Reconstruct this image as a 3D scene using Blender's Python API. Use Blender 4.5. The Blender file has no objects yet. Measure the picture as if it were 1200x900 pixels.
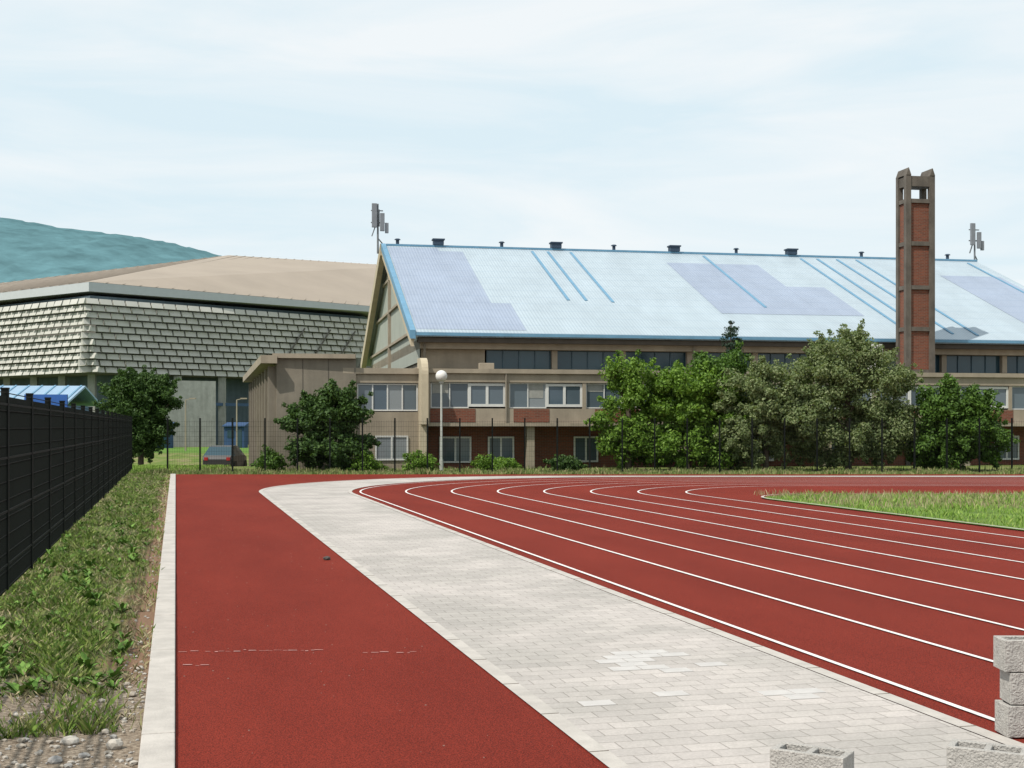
import bpy, math, random
import numpy as np
from mathutils import Vector
random.seed(7); rng=np.random.default_rng(7)
sc=bpy.context.scene
sc.view_settings.view_transform='Standard'; sc.view_settings.look='None'; sc.view_settings.exposure=0; sc.view_settings.gamma=1
TH=math.atan2(.2627,1.0)
CT,ST=math.cos(TH),math.sin(TH)
def st2w(s,t): return (CT*s-ST*t, ST*s+CT*t)
def w2st(x,y): return (CT*x+ST*y, -ST*x+CT*y)

# ---------------- materials ----------------
def mat(name,c,rough=.8,var=.15,scale=2.0,bump=0,bscale=40,metal=0,spec=.3,detail=6,streak=0):
    m=bpy.data.materials.new(name); m.use_nodes=True; nt=m.node_tree; p=nt.nodes['Principled BSDF']
    p.inputs['Roughness'].default_value=rough; p.inputs['Metallic'].default_value=metal
    p.inputs['Specular IOR Level'].default_value=spec
    tc=nt.nodes.new('ShaderNodeTexCoord')
    n=nt.nodes.new('ShaderNodeTexNoise'); n.inputs['Scale'].default_value=scale; n.inputs['Detail'].default_value=detail; n.inputs['Roughness'].default_value=.65
    nt.links.new(tc.outputs['Object'],n.inputs['Vector'])
    r=nt.nodes.new('ShaderNodeValToRGB'); r.color_ramp.elements[0].position=.3; r.color_ramp.elements[1].position=.7
    r.color_ramp.elements[0].color=tuple(x*(1-var) for x in c)+(1,)
    r.color_ramp.elements[1].color=tuple(min(1,x*(1+var)) for x in c)+(1,)
    nt.links.new(n.outputs['Fac'],r.inputs['Fac']); out=r.outputs['Color']
    if streak:   # rain streaks running down the wall
        mp=nt.nodes.new('ShaderNodeMapping'); mp.inputs['Scale'].default_value=(2.2,2.2,.3); nt.links.new(tc.outputs['Object'],mp.inputs[0])
        s=nt.nodes.new('ShaderNodeTexNoise'); s.inputs['Scale'].default_value=1.3; s.inputs['Detail'].default_value=7; s.inputs['Roughness'].default_value=.6
        nt.links.new(mp.outputs[0],s.inputs['Vector']); r2=nt.nodes.new('ShaderNodeValToRGB')
        r2.color_ramp.elements[0].position=.3; r2.color_ramp.elements[0].color=(1-streak,1-streak,1-streak,1); r2.color_ramp.elements[1].position=.65; r2.color_ramp.elements[1].color=(1.04,1.04,1.04,1)
        nt.links.new(s.outputs['Fac'],r2.inputs['Fac']); mm=nt.nodes.new('ShaderNodeMixRGB'); mm.blend_type='MULTIPLY'; mm.inputs[0].default_value=1
        nt.links.new(out,mm.inputs[1]); nt.links.new(r2.outputs[0],mm.inputs[2]); out=mm.outputs[0]
    nt.links.new(out,p.inputs['Base Color'])
    if bump:
        n2=nt.nodes.new('ShaderNodeTexNoise'); n2.inputs['Scale'].default_value=bscale; n2.inputs['Detail'].default_value=3
        nt.links.new(tc.outputs['Object'],n2.inputs['Vector'])
        b=nt.nodes.new('ShaderNodeBump'); b.inputs['Strength'].default_value=bump; b.inputs['Distance'].default_value=.02
        nt.links.new(n2.outputs['Fac'],b.inputs['Height']); nt.links.new(b.outputs['Normal'],p.inputs['Normal'])
    return m
def N(nt,t,**k):
    n=nt.nodes.new(t)
    for a,b in k.items():
        if a in n.inputs: n.inputs[a].default_value=b
        else: setattr(n,a,b)
    return n
def island_mat(name,cols,rough=.6,transl=.3):
    m=bpy.data.materials.new(name); m.use_nodes=True; nt=m.node_tree; p=nt.nodes['Principled BSDF']
    p.inputs['Roughness'].default_value=rough; p.inputs['Specular IOR Level'].default_value=.25
    g=nt.nodes.new('ShaderNodeNewGeometry'); r=nt.nodes.new('ShaderNodeValToRGB')
    els=r.color_ramp.elements
    while len(els)<len(cols): els.new(.5)
    for i,c in enumerate(cols):
        els[i].position=i/(len(cols)-1) if len(cols)>1 else 0
        els[i].color=tuple(c)+(1,)
    nt.links.new(g.outputs['Random Per Island'],r.inputs['Fac']); nt.links.new(r.outputs['Color'],p.inputs['Base Color'])
    if transl:
        t=nt.nodes.new('ShaderNodeBsdfTranslucent'); mx=nt.nodes.new('ShaderNodeMixShader'); mx.inputs[0].default_value=transl
        hs=nt.nodes.new('ShaderNodeMixRGB'); hs.blend_type='MULTIPLY'; hs.inputs[0].default_value=1; hs.inputs[2].default_value=(1.4,1.5,.6,1)
        nt.links.new(r.outputs['Color'],hs.inputs[1]); nt.links.new(hs.outputs[0],t.inputs['Color'])
        o=nt.nodes['Material Output']
        nt.links.new(p.outputs[0],mx.inputs[1]); nt.links.new(t.outputs[0],mx.inputs[2]); nt.links.new(mx.outputs[0],o.inputs['Surface'])
    return m

# ---------------- mesh helpers ----------------
class MB:
    def __init__(s): s.v=[]; s.f=[]; s.m=[]
    def face(s,pts,mi=0):
        b=len(s.v); s.v+= [tuple(p) for p in pts]; s.f.append(tuple(range(b,b+len(pts)))); s.m.append(mi)
    def box(s,x0,x1,y0,y1,z0,z1,mi=0):
        b=len(s.v)
        s.v+=[(x0,y0,z0),(x1,y0,z0),(x1,y1,z0),(x0,y1,z0),(x0,y0,z1),(x1,y0,z1),(x1,y1,z1),(x0,y1,z1)]
        for f in ((0,3,2,1),(4,5,6,7),(0,1,5,4),(1,2,6,5),(2,3,7,6),(3,0,4,7)):
            s.f.append(tuple(b+i for i in f)); s.m.append(mi)
    def prism(s,poly,z0,z1,mi=0):
        n=len(poly); b=len(s.v)
        z0s=z0 if isinstance(z0,(list,tuple)) else [z0]*n; z1s=z1 if isinstance(z1,(list,tuple)) else [z1]*n
        s.v+=[(p[0],p[1],z) for p,z in zip(poly,z0s)]+[(p[0],p[1],z) for p,z in zip(poly,z1s)]
        s.f.append(tuple(b+i for i in reversed(range(n)))); s.m.append(mi)
        s.f.append(tuple(b+n+i for i in range(n))); s.m.append(mi)
        for i in range(n):
            j=(i+1)%n; s.f.append((b+i,b+j,b+n+j,b+n+i)); s.m.append(mi)
    def beam(s,a,b_,w,h=None,mi=0):
        h=h or w; a=Vector(a); b_=Vector(b_); d=(b_-a).normalized()
        up=Vector((0,0,1)) if abs(d.z)<.95 else Vector((0,1,0))
        r=d.cross(up).normalized()*w/2; u=r.cross(d).normalized()*h/2
        k=len(s.v)
        for c in (a,b_):
            s.v+=[tuple(c-r-u),tuple(c+r-u),tuple(c+r+u),tuple(c-r+u)]
        for f in ((0,1,2,3),(7,6,5,4),(0,4,5,1),(1,5,6,2),(2,6,7,3),(3,7,4,0)):
            s.f.append(tuple(k+i for i in f)); s.m.append(mi)
    def tube(s,a,b_,r0,r1,n=8,mi=0):
        a=Vector(a); b_=Vector(b_); d=(b_-a).normalized()
        up=Vector((0,0,1)) if abs(d.z)<.9 else Vector((0,1,0))
        r=d.cross(up).normalized(); u=r.cross(d)
        k=len(s.v)
        for c,rr in ((a,r0),(b_,r1)):
            for i in range(n):
                t=2*math.pi*i/n; s.v.append(tuple(c+(r*math.cos(t)+u*math.sin(t))*rr))
        for i in range(n):
            j=(i+1)%n; s.f.append((k+i,k+j,k+n+j,k+n+i)); s.m.append(mi)
        s.f.append(tuple(k+i for i in reversed(range(n)))); s.m.append(mi)
        s.f.append(tuple(k+n+i for i in range(n))); s.m.append(mi)
    def obj(s,name,mats,parent=None,loc=None,rotz=None,smooth=False,bevel=0):
        me=bpy.data.meshes.new(name); me.from_pydata(s.v,[],s.f)
        if not isinstance(mats,(list,tuple)): mats=[mats]
        for m in mats: me.materials.append(m)
        me.polygons.foreach_set('material_index',s.m)
        if smooth: me.polygons.foreach_set('use_smooth',[True]*len(s.f))
        me.update()
        o=bpy.data.objects.new(name,me); sc.collection.objects.link(o)
        if parent: o.parent=parent
        if loc: o.location=loc
        if rotz is not None: o.rotation_euler[2]=rotz
        if bevel:
            b=o.modifiers.new('bevel','BEVEL'); b.width=bevel; b.segments=2; b.limit_method='ANGLE'
        return o
def empty(name,loc=(0,0,0),rotz=0,):
    o=bpy.data.objects.new(name,None); sc.collection.objects.link(o); o.location=loc; o.rotation_euler[2]=rotz; o.empty_display_size=.5
    return o
def np_obj(name,verts,k,m,parent=None):
    verts=np.ascontiguousarray(verts,dtype=np.float32).reshape(-1,3); nf=len(verts)//k
    me=bpy.data.meshes.new(name); me.vertices.add(len(verts)); me.vertices.foreach_set('co',verts.ravel())
    me.loops.add(nf*k); me.loops.foreach_set('vertex_index',np.arange(nf*k,dtype=np.int32))
    me.polygons.add(nf); me.polygons.foreach_set('loop_start',np.arange(0,nf*k,k,dtype=np.int32))
    try: me.polygons.foreach_set('loop_total',np.full(nf,k,dtype=np.int32))
    except Exception: pass
    me.materials.append(m); me.update(calc_edges=True); me.validate()
    o=bpy.data.objects.new(name,me); sc.collection.objects.link(o)
    if parent: o.parent=parent
    return o

# ---------------- world / sun / camera ----------------
sund=Vector((-.43,-.40,.80)).normalized()
el=math.asin(sund.z); rot=math.atan2(sund.x,sund.y)%(2*math.pi)
w=bpy.data.worlds.new('World'); sc.world=w; w.use_nodes=True; nt=w.node_tree
bg=nt.nodes['Background']; bg.inputs['Strength'].default_value=.1
sky=nt.nodes.new('ShaderNodeTexSky'); sky.sky_type='NISHITA'; sky.sun_disc=False; sky.sun_elevation=el; sky.sun_rotation=rot
sky.air_density=1.0; sky.dust_density=2.0; sky.ozone_density=1.5
tc=nt.nodes.new('ShaderNodeTexCoord'); mp=nt.nodes.new('ShaderNodeMapping'); mp.inputs['Scale'].default_value=(1.2,1.2,7.5); mp.inputs['Rotation'].default_value=(0,.10,.3)
nt.links.new(tc.outputs['Generated'],mp.inputs['Vector'])
no=N(nt,'ShaderNodeTexNoise',Scale=2.6,Detail=9.0,Roughness=.55,Distortion=.6); nt.links.new(mp.outputs[0],no.inputs['Vector'])
hz1=nt.nodes.new('ShaderNodeValToRGB'); e=hz1.color_ramp.elements
e[0].position=.36; e[0].color=(.76,.90,.965,1); e[1].position=.66; e[1].color=(.94,.985,1,1)
nt.links.new(no.outputs['Fac'],hz1.inputs['Fac'])
sc10=N(nt,'ShaderNodeMixRGB',blend_type='MULTIPLY'); sc10.inputs[0].default_value=1; sc10.inputs[2].default_value=(10.2,10.2,10.2,1)
nt.links.new(hz1.outputs[0],sc10.inputs[1])
mx=nt.nodes.new('ShaderNodeMixRGB'); mx.inputs[0].default_value=.9
nt.links.new(sky.outputs[0],mx.inputs[1]); nt.links.new(sc10.outputs[0],mx.inputs[2]); nt.links.new(mx.outputs[0],bg.inputs['Color'])
sl=bpy.data.lights.new('sun','SUN'); sl.energy=4.7; sl.angle=math.radians(.6); sl.color=(1,.95,.86)
so=bpy.data.objects.new('sun',sl); sc.collection.objects.link(so); so.rotation_euler=(-sund).to_track_quat('-Z','Y').to_euler()
cam=bpy.data.cameras.new('camera'); co=bpy.data.objects.new('camera',cam); sc.collection.objects.link(co)
co.location=(0,0,1.9); co.rotation_euler=(math.radians(90),0,0); cam.lens=45; cam.sensor_width=36; cam.shift_y=50/1200; cam.clip_end=8000; cam.clip_start=.1
sc.camera=co

# ---------------- ground ----------------
def gz(x,y):
    def sm(a,b,v):
        t=min(1,max(0,(v-a)/(b-a))); return t*t*(3-2*t)
    return -.62*sm(61,65,y)*(1-sm(80,92,y))*(1-sm(-13.6,-12.5,x))*sm(-60,-50,x)
xs=[-4000,-1500,-600,-200,-100,-70,-60,-55,-50]+list(np.arange(-45,-14,3))+[-14,-13.7,-13.3,-12.9,-12.5,-12]+list(range(-8,41,6))+[60,100,300,1000,4000]
ys=[-500,-50,-10,0,5,10,20,30,40,50,56,60]+list(np.arange(61,66,.5))+[68,72,76,80,82,84,86,88,90,92,100,130,200,400,1000,5000]
g=MB(); g.v=[(x,y,gz(x,y)) for y in ys for x in xs]; nx=len(xs)
for j in range(len(ys)-1):
    for i in range(nx-1):
        g.f.append((j*nx+i,j*nx+i+1,(j+1)*nx+i+1,(j+1)*nx+i)); g.m.append(0)
gm=bpy.data.materials.new('ground_grass_soil'); gm.use_nodes=True; nt=gm.node_tree; p=nt.nodes['Principled BSDF']; p.inputs['Roughness'].default_value=.95; p.inputs['Specular IOR Level'].default_value=.1
tc=N(nt,'ShaderNodeTexCoord')
n1=N(nt,'ShaderNodeTexNoise',Scale=1.1,Detail=8.0,Roughness=.7); n2=N(nt,'ShaderNodeTexNoise',Scale=45.0,Detail=4.0); n3=N(nt,'ShaderNodeTexVoronoi',Scale=28.0)
for n in (n1,n2,n3): nt.links.new(tc.outputs['Object'],n.inputs['Vector'])
r1=nt.nodes.new('ShaderNodeValToRGB'); e=r1.color_ramp.elements
e[0].position=.36; e[0].color=(.08,.15,.03,1); e[1].position=.64; e[1].color=(.26,.21,.13,1); x=e.new(.5); x.color=(.15,.19,.05,1)
nt.links.new(n1.outputs['Fac'],r1.inputs['Fac'])
r2=nt.nodes.new('ShaderNodeValToRGB'); e=r2.color_ramp.elements
e[0].position=.0; e[0].color=(.36,.30,.235,1); e[1].position=.9; e[1].color=(.17,.13,.095,1)
nt.links.new(n3.outputs['Distance'],r2.inputs['Fac'])
sx=N(nt,'ShaderNodeSeparateXYZ'); nt.links.new(tc.outputs['Object'],sx.inputs[0])
ma=N(nt,'ShaderNodeMath',operation='MULTIPLY'); ma.inputs[1].default_value=3.0; nt.links.new(n1.outputs['Fac'],ma.inputs[0])
ad=N(nt,'ShaderNodeMath',operation='ADD'); nt.links.new(sx.outputs['Y'],ad.inputs[0]); nt.links.new(ma.outputs[0],ad.inputs[1])
mr=N(nt,'ShaderNodeMapRange'); mr.inputs['From Min'].default_value=10.6; mr.inputs['From Max'].default_value=11.6; mr.inputs['To Min'].default_value=1; mr.inputs['To Max'].default_value=0
nt.links.new(ad.outputs[0],mr.inputs['Value'])
sA=N(nt,'ShaderNodeMath',operation='MULTIPLY'); sA.inputs[1].default_value=CT; nt.links.new(sx.outputs['X'],sA.inputs[0])
sB=N(nt,'ShaderNodeMath',operation='MULTIPLY_ADD'); sB.inputs[1].default_value=ST; nt.links.new(sx.outputs['Y'],sB.inputs[0]); nt.links.new(sA.outputs[0],sB.inputs[2])
sC=N(nt,'ShaderNodeMath',operation='ADD'); nt.links.new(sB.outputs[0],sC.inputs[0]); nt.links.new(n1.outputs['Fac'],sC.inputs[1])
mr2=N(nt,'ShaderNodeMapRange'); mr2.inputs['From Min'].default_value=-.12; mr2.inputs['From Max'].default_value=.12; nt.links.new(sC.outputs[0],mr2.inputs['Value'])
soil=N(nt,'ShaderNodeMixRGB'); soil.inputs[2].default_value=(.21,.13,.085,1); nt.links.new(mr2.outputs[0],soil.inputs[0]); nt.links.new(r1.outputs[0],soil.inputs[1])
yl=N(nt,'ShaderNodeMath',operation='LESS_THAN'); yl.inputs[1].default_value=50.0; nt.links.new(sx.outputs['Y'],yl.inputs[0])
so2=N(nt,'ShaderNodeMixRGB'); nt.links.new(yl.outputs[0],so2.inputs[0]); nt.links.new(r1.outputs[0],so2.inputs[1]); nt.links.new(soil.outputs[0],so2.inputs[2])
m1=N(nt,'ShaderNodeMixRGB'); nt.links.new(mr.outputs[0],m1.inputs[0]); nt.links.new(so2.outputs[0],m1.inputs[1]); nt.links.new(r2.outputs[0],m1.inputs[2])
m2=N(nt,'ShaderNodeMixRGB',blend_type='MULTIPLY'); m2.inputs[0].default_value=.6; r3=nt.nodes.new('ShaderNodeValToRGB'); r3.color_ramp.elements[0].position=.3; r3.color_ramp.elements[0].color=(.5,.5,.5,1); r3.color_ramp.elements[1].position=.7; r3.color_ramp.elements[1].color=(1.2,1.2,1.2,1)
nt.links.new(n2.outputs['Fac'],r3.inputs['Fac']); nt.links.new(m1.outputs[0],m2.inputs[1]); nt.links.new(r3.outputs[0],m2.inputs[2]); nt.links.new(m2.outputs[0],p.inputs['Base Color'])
b=N(nt,'ShaderNodeBump',Strength=.8,Distance=.03); nt.links.new(n2.outputs['Fac'],b.inputs['Height']); nt.links.new(b.outputs[0],p.inputs['Normal'])
g.obj('ground',gm,smooth=True)

# red running track
tm=bpy.data.materials.new('red_tartan'); tm.use_nodes=True; nt=tm.node_tree; p=nt.nodes['Principled BSDF']; p.inputs['Roughness'].default_value=.9; p.inputs['Specular IOR Level'].default_value=.08
tc=N(nt,'ShaderNodeTexCoord'); a=N(nt,'ShaderNodeTexNoise',Scale=110.0,Detail=2.5,Roughness=.7); bb=N(nt,'ShaderNodeTexNoise',Scale=.6,Detail=8.0,Roughness=.68)
mpp=N(nt,'ShaderNodeMapping'); mpp.inputs['Scale'].default_value=(1,.3,1); nt.links.new(tc.outputs['Object'],mpp.inputs[0]); nt.links.new(mpp.outputs[0],bb.inputs['Vector'])
nt.links.new(tc.outputs['Object'],a.inputs['Vector'])
ra=nt.nodes.new('ShaderNodeValToRGB'); ra.color_ramp.elements[0].position=.34; ra.color_ramp.elements[0].color=(.05,.009,.007,1); ra.color_ramp.elements[1].position=.66; ra.color_ramp.elements[1].color=(.27,.034,.021,1)
rb=nt.nodes.new('ShaderNodeValToRGB'); rb.color_ramp.elements[0].position=.3; rb.color_ramp.elements[0].color=(.80,.82,.80,1); rb.color_ramp.elements[1].position=.75; rb.color_ramp.elements[1].color=(1.14,1.25,1.2,1)
mm=N(nt,'ShaderNodeMixRGB',blend_type='MULTIPLY'); mm.inputs[0].default_value=1
nt.links.new(a.outputs['Fac'],ra.inputs['Fac']); nt.links.new(bb.outputs['Fac'],rb.inputs['Fac']); nt.links.new(ra.outputs[0],mm.inputs[1]); nt.links.new(rb.outputs[0],mm.inputs[2]); nt.links.new(mm.outputs[0],p.inputs['Base Color'])
b=N(nt,'ShaderNodeBump',Strength=.8,Distance=.008); nt.links.new(a.outputs['Fac'],b.inputs['Height']); nt.links.new(b.outputs[0],p.inputs['Normal'])
t=MB(); pts=[(0,-3),w2st(*(lambda tt:(st2w(0,tt)))(52.2)),w2st(60,50.6),w2st(60,-3)]
t.face([(q[0],q[1],.02) for q in pts]); t.obj('running_track',tm,rotz=TH)

def path(s0,t0,R,end=45,start=-2.5):
    P=[];D=[]
    for q in np.linspace(start,t0,40): P.append((s0,q)); D.append((0,1))
    for q in np.linspace(0,math.radians(104.7),40)[1:]:
        P.append((s0+R-R*math.cos(q),t0+R*math.sin(q))); D.append((math.sin(q),math.cos(q)))
    x,y=P[-1]; d=D[-1]
    for q in np.linspace(0,end,15)[1:]: P.append((x+d[0]*q,y+d[1]*q)); D.append(d)
    return P,D
def strip(mb,A,B,z):
    n=len(A)
    k=len(mb.v); mb.v+=[(p[0],p[1],z) for p in A]+[(p[0],p[1],z) for p in B]
    for i in range(n-1): mb.f.append((k+i,k+n+i,k+n+i+1,k+i+1)); mb.m.append(0)
def off(P,D,o): return [(p[0]+d[1]*o,p[1]-d[0]*o) for p,d in zip(P,D)]
PL=path(2.3,37,10); PR=path(4.84,35.7,9.6)
def paving_mat():
    m=bpy.data.materials.new('concrete_pavers'); m.use_nodes=True; nt=m.node_tree; p=nt.nodes['Principled BSDF']; p.inputs['Roughness'].default_value=.85; p.inputs['Specular IOR Level'].default_value=.2
    tc=N(nt,'ShaderNodeTexCoord')
    br=N(nt,'ShaderNodeTexBrick'); br.offset=.5
    for k,v in {'Scale':1.0,'Mortar Size':.005,'Mortar Smooth':.3,'Bias':.15,'Brick Width':.24,'Row Height':.16}.items(): br.inputs[k].default_value=v
    br.inputs['Color1'].default_value=(.425,.395,.37,1); br.inputs['Color2'].default_value=(.36,.335,.315,1); br.inputs['Mortar'].default_value=(.25,.23,.21,1)
    nt.links.new(tc.outputs['Object'],br.inputs['Vector'])
    n=N(nt,'ShaderNodeTexNoise',Scale=.6,Detail=6.0,Roughness=.6); nt.links.new(tc.outputs['Object'],n.inputs['Vector'])
    r=nt.nodes.new('ShaderNodeValToRGB'); r.color_ramp.elements[0].position=.4; r.color_ramp.elements[0].color=(.87,.87,.86,1); r.color_ramp.elements[1].position=.6; r.color_ramp.elements[1].color=(1.1,1.08,1.08,1)
    nt.links.new(n.outputs['Fac'],r.inputs['Fac'])
    n2=N(nt,'ShaderNodeTexNoise',Scale=60.0,Detail=4.0); nt.links.new(tc.outputs['Object'],n2.inputs['Vector'])
    r2=nt.nodes.new('ShaderNodeValToRGB'); r2.color_ramp.elements[0].position=.3; r2.color_ramp.elements[0].color=(.88,.88,.88,1); r2.color_ramp.elements[1].position=.7; r2.color_ramp.elements[1].color=(1.08,1.08,1.08,1)
    nt.links.new(n2.outputs['Fac'],r2.inputs['Fac'])
    a=N(nt,'ShaderNodeMixRGB',blend_type='MULTIPLY'); a.inputs[0].default_value=1; b=N(nt,'ShaderNodeMixRGB',blend_type='MULTIPLY'); b.inputs[0].default_value=1
    nt.links.new(br.outputs['Color'],a.inputs[1]); nt.links.new(r.outputs[0],a.inputs[2]); nt.links.new(a.outputs[0],b.inputs[1]); nt.links.new(r2.outputs[0],b.inputs[2]); nt.links.new(b.outputs[0],p.inputs['Base Color'])
    bu=N(nt,'ShaderNodeBump',Strength=.5,Distance=.006); bu.invert=True; nt.links.new(br.outputs['Fac'],bu.inputs['Height']); nt.links.new(bu.outputs[0],p.inputs['Normal'])
    return m
pavm=paving_mat()
pv=MB(); strip(pv,off(*PL,.12),off(*PR,-.12),.026); pv.obj('paved_path',pavm,rotz=TH)
kerbm=mat('kerb_concrete',(.40,.37,.34),var=.16,scale=4,bump=.3,bscale=60)
ke=MB(); strip(ke,off(*PL,0),off(*PL,.117),.03); strip(ke,off(*PR,-.117),PR[0],.03)
ke.obj('path_edging',kerbm,rotz=TH)
jo=MB()
q=-2.0
while q<36:
    jo.box(2.3,2.417,q,q+.008,.025,.0325); 
    if q<35: jo.box(4.723,4.84,q,q+.008,.025,.0325)
    q+=1.0
jo.obj('edging_joints',mat('joint_dark',(.14,.12,.10)),rotz=TH)
lp=MB()
for (s0_,t0_,nw,nr) in [(3.12,9.12,4,4),(3.36,9.76,3,2),(2.64,8.16,3,2),(3.84,8.0,2,2)]:
    for j in range(nr):
        for i in range(nw):
            if random.random()<.35: continue
            xx=s0_+i*.24+(.12 if j%2 else 0); lp.box(xx+.005,xx+.235,t0_+j*.16+.005,t0_+j*.16+.155,.02,.0295)
lp.obj('new_pavers',mat('pale_paver',(.43,.41,.395),var=.1,scale=6),rotz=TH)
white=mat('white_line_paint',(.64,.60,.58),var=.16,scale=7)
ln=MB()
for k in range(8):
    f=k/7.0; s0=5.03+k*1.25; R=9.5-5.0*f; t0=35.5-3.0*f
    P=path(s0,t0,R); strip(ln,P[0],off(*P,.05),.03)
ln.obj('lane_markings',white,rotz=TH)
kb=MB(); tt=-2.0
while tt<52: kb.box(-.2,-.004,tt,tt+.992,-.1,.055+random.uniform(-.004,.004)); tt+=1.0
kb.obj('concrete_kerb',kerbm,rotz=TH,bevel=.008)
PI=path(14.75,30,2.0,end=60)
inf=MB(); inf.face([(p[0],p[1],.035) for p in PI[0]]+[(*w2st(75,-3),.035)]); 
infm=mat('infield_grass_soil',(.11,.17,.04),var=.35,scale=1.2,bump=.8,bscale=60,rough=.95,spec=.1)
inf.obj('infield_lawn',infm,rotz=TH)
ik=MB(); strip(ik,off(*PI,-.07),off(*PI,.0),.06); strip(ik,off(*PI,-.07),off(*PI,-.069),.03); ik.obj('infield_kerb',kerbm,rotz=TH)
sf=MB()
for (s,t_,L) in [(.02,11.05,.45),(.55,11.1,.6),(1.5,11.0,.4),(.05,10.4,.22)]:
    x=s; 
    while x<s+L:
        wd=random.uniform(.004,.016); dx=random.uniform(.02,.08); yo=random.uniform(-.03,.03)
        sf.face([(x,t_-x*.26-wd+yo,.026),(x+dx,t_-(x+dx)*.26-wd*.6+yo,.026),(x+dx*.9,t_-(x+dx)*.26+wd+yo,.026),(x+dx*.1,t_-x*.26+wd*.7+yo,.026)]); x+=dx*random.uniform(.9,1.8)
sf.obj('track_scuff_marks',mat('scuff',(.38,.22,.2),var=.3,scale=20),rotz=TH)

# ---------------- stones ----------------
import bmesh
def rocks(name,items,m):
    bm=bmesh.new()
    for (x,y,z,r) in items:
        res=bmesh.ops.create_icosphere(bm,subdivisions=1 if r<.03 else 2,radius=1)
        sx,sy,sz=r*random.uniform(.8,1.3),r*random.uniform(.7,1.1),r*random.uniform(.45,.75)
        a=random.uniform(0,6.28); ca,sa=math.cos(a),math.sin(a)
        for v in res['verts']:
            k=random.uniform(.84,1.12); px,py,pz=v.co.x*sx*k,v.co.y*sy*k,v.co.z*sz*k
            v.co=(x+px*ca-py*sa,y+px*sa+py*ca,z+pz)
    me=bpy.data.meshes.new(name); bm.to_mesh(me); bm.free(); me.materials.append(m)
    o=bpy.data.objects.new(name,me); sc.collection.objects.link(o); return o
it=[]
for i in range(2200):
    s=random.uniform(-2.6,-.22); t_=5.5+abs(random.gauss(0,2.2)); x,y=st2w(s,t_); r=abs(random.gauss(.005,.011))+.003; it.append((x,y,r*.3,r))
for (s,t_,r) in [(-.35,7.9,.055),(-.55,7.2,.04),(-1.0,7.6,.035),(-.42,8.3,.03),(-.3,9.4,.035),(-.9,8.2,.03),(-1.3,8.6,.03),(-.27,10.4,.03),(-.3,11.6,.035)]:
    x,y=st2w(s,t_); it.append((x,y,r*.4,r))
for i in range(250):
    t_=9+random.random()**2*30; x,y=st2w(-.2-abs(random.gauss(.08,.08)),t_); r=random.uniform(.008,.02); it.append((x,y,r*.3,r))
rocks('gravel',it,island_mat('gravel_stone',[(.2,.17,.14),(.33,.29,.24),(.42,.39,.35),(.26,.25,.24)],rough=.9,transl=0))
rocks('stone',[(-2.61,18.04,.045,.055)],mat('dark_stone',(.07,.06,.055)))
it=[]
for i in range(160):
    s=random.uniform(.05,2.2); t_=random.uniform(7,30); it.append((*st2w(s,t_),.022,random.uniform(.003,.008)))
rocks('track_debris',it,mat('debris',(.22,.12,.1)))

# ---------------- grass blades ----------------
def blades(name,pos,h,wd,m,lean=.45):
    n=len(pos); a=rng.uniform(0,2*np.pi,n); la=rng.uniform(0,2*np.pi,n); l=rng.uniform(.05,1,n)*lean*h
    dx,dy=np.cos(a)*wd/2,np.sin(a)*wd/2
    v=np.zeros((n,4,3)); z=pos[:,2]
    v[:,0]=np.stack([pos[:,0]-dx,pos[:,1]-dy,z],1); v[:,1]=np.stack([pos[:,0]+dx,pos[:,1]+dy,z],1)
    mx_=pos[:,0]+np.cos(la)*l*.35; my=pos[:,1]+np.sin(la)*l*.35
    v[:,2]=np.stack([mx_+dx*.7,my+dy*.7,z+h*.6],1)
    v[:,3]=np.stack([pos[:,0]+np.cos(la)*l,pos[:,1]+np.sin(la)*l,z+h],1)
    return np_obj(name,v,4,m)
def pat(x,y):
    return (np.sin(x*3.1+np.sin(y*1.7)*2)+np.sin(y*2.3+np.sin(x*2.9)*1.5)+.6*np.sin(x*9+y*7)+.5*np.sin(y*11-x*5))/3.1
grass1=island_mat('grass_blades',[(.08,.15,.02),(.13,.22,.035),(.19,.27,.05),(.24,.27,.08),(.30,.28,.15)],transl=0)
grass2=island_mat('infield_blades',[(.10,.19,.025),(.16,.27,.04),(.20,.31,.055),(.25,.31,.08)],transl=0)
drym=island_mat('dry_grass_blades',[(.20,.17,.08),(.30,.26,.14),(.38,.33,.2),(.2,.21,.08)],transl=0)
n=120000; u=rng.uniform(0,1,n); tt=8.3+48*u**1.9; ss=rng.uniform(-2.6,-.2,n)
x=CT*ss-ST*tt; y=ST*ss+CT*tt; pp=pat(x*1.3+.7,y*.8)
keep=(pp>-.1-rng.uniform(0,.45,n))&((ss<-.5-.15*np.sin(tt*1.3))|(rng.uniform(0,1,n)<.10))&((tt>9.9+.6*np.sin(ss*4))|(rng.uniform(0,1,n)<.12)); x,y,pp,tt=x[keep],y[keep],pp[keep],tt[keep]
hh=(.02+.065*np.clip(pp+.3,0,1))*rng.uniform(.5,1.6,len(x))
blades('grass_verge',np.stack([x,y,np.zeros(len(x))],1),hh,.005+tt*.0006,grass1,lean=1.2)
n=22000; u=rng.uniform(0,1,n); tt=8.6+45*u**1.9; ss=rng.uniform(-2.4,-.22,n); x=CT*ss-ST*tt; y=ST*ss+CT*tt; pp=pat(x*2+4,y+3)
k2=pp>.0-rng.uniform(0,.3,n); k2&=(tt>9.5)|(rng.uniform(0,1,n)<.2); x,y,tt=x[k2],y[k2],tt[k2]
blades('dry_grass',np.stack([x,y,np.zeros(len(x))],1),.05*rng.uniform(.4,1.6,len(x)),.004+tt*.0005,drym,lean=1.6)
V=[]
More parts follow.
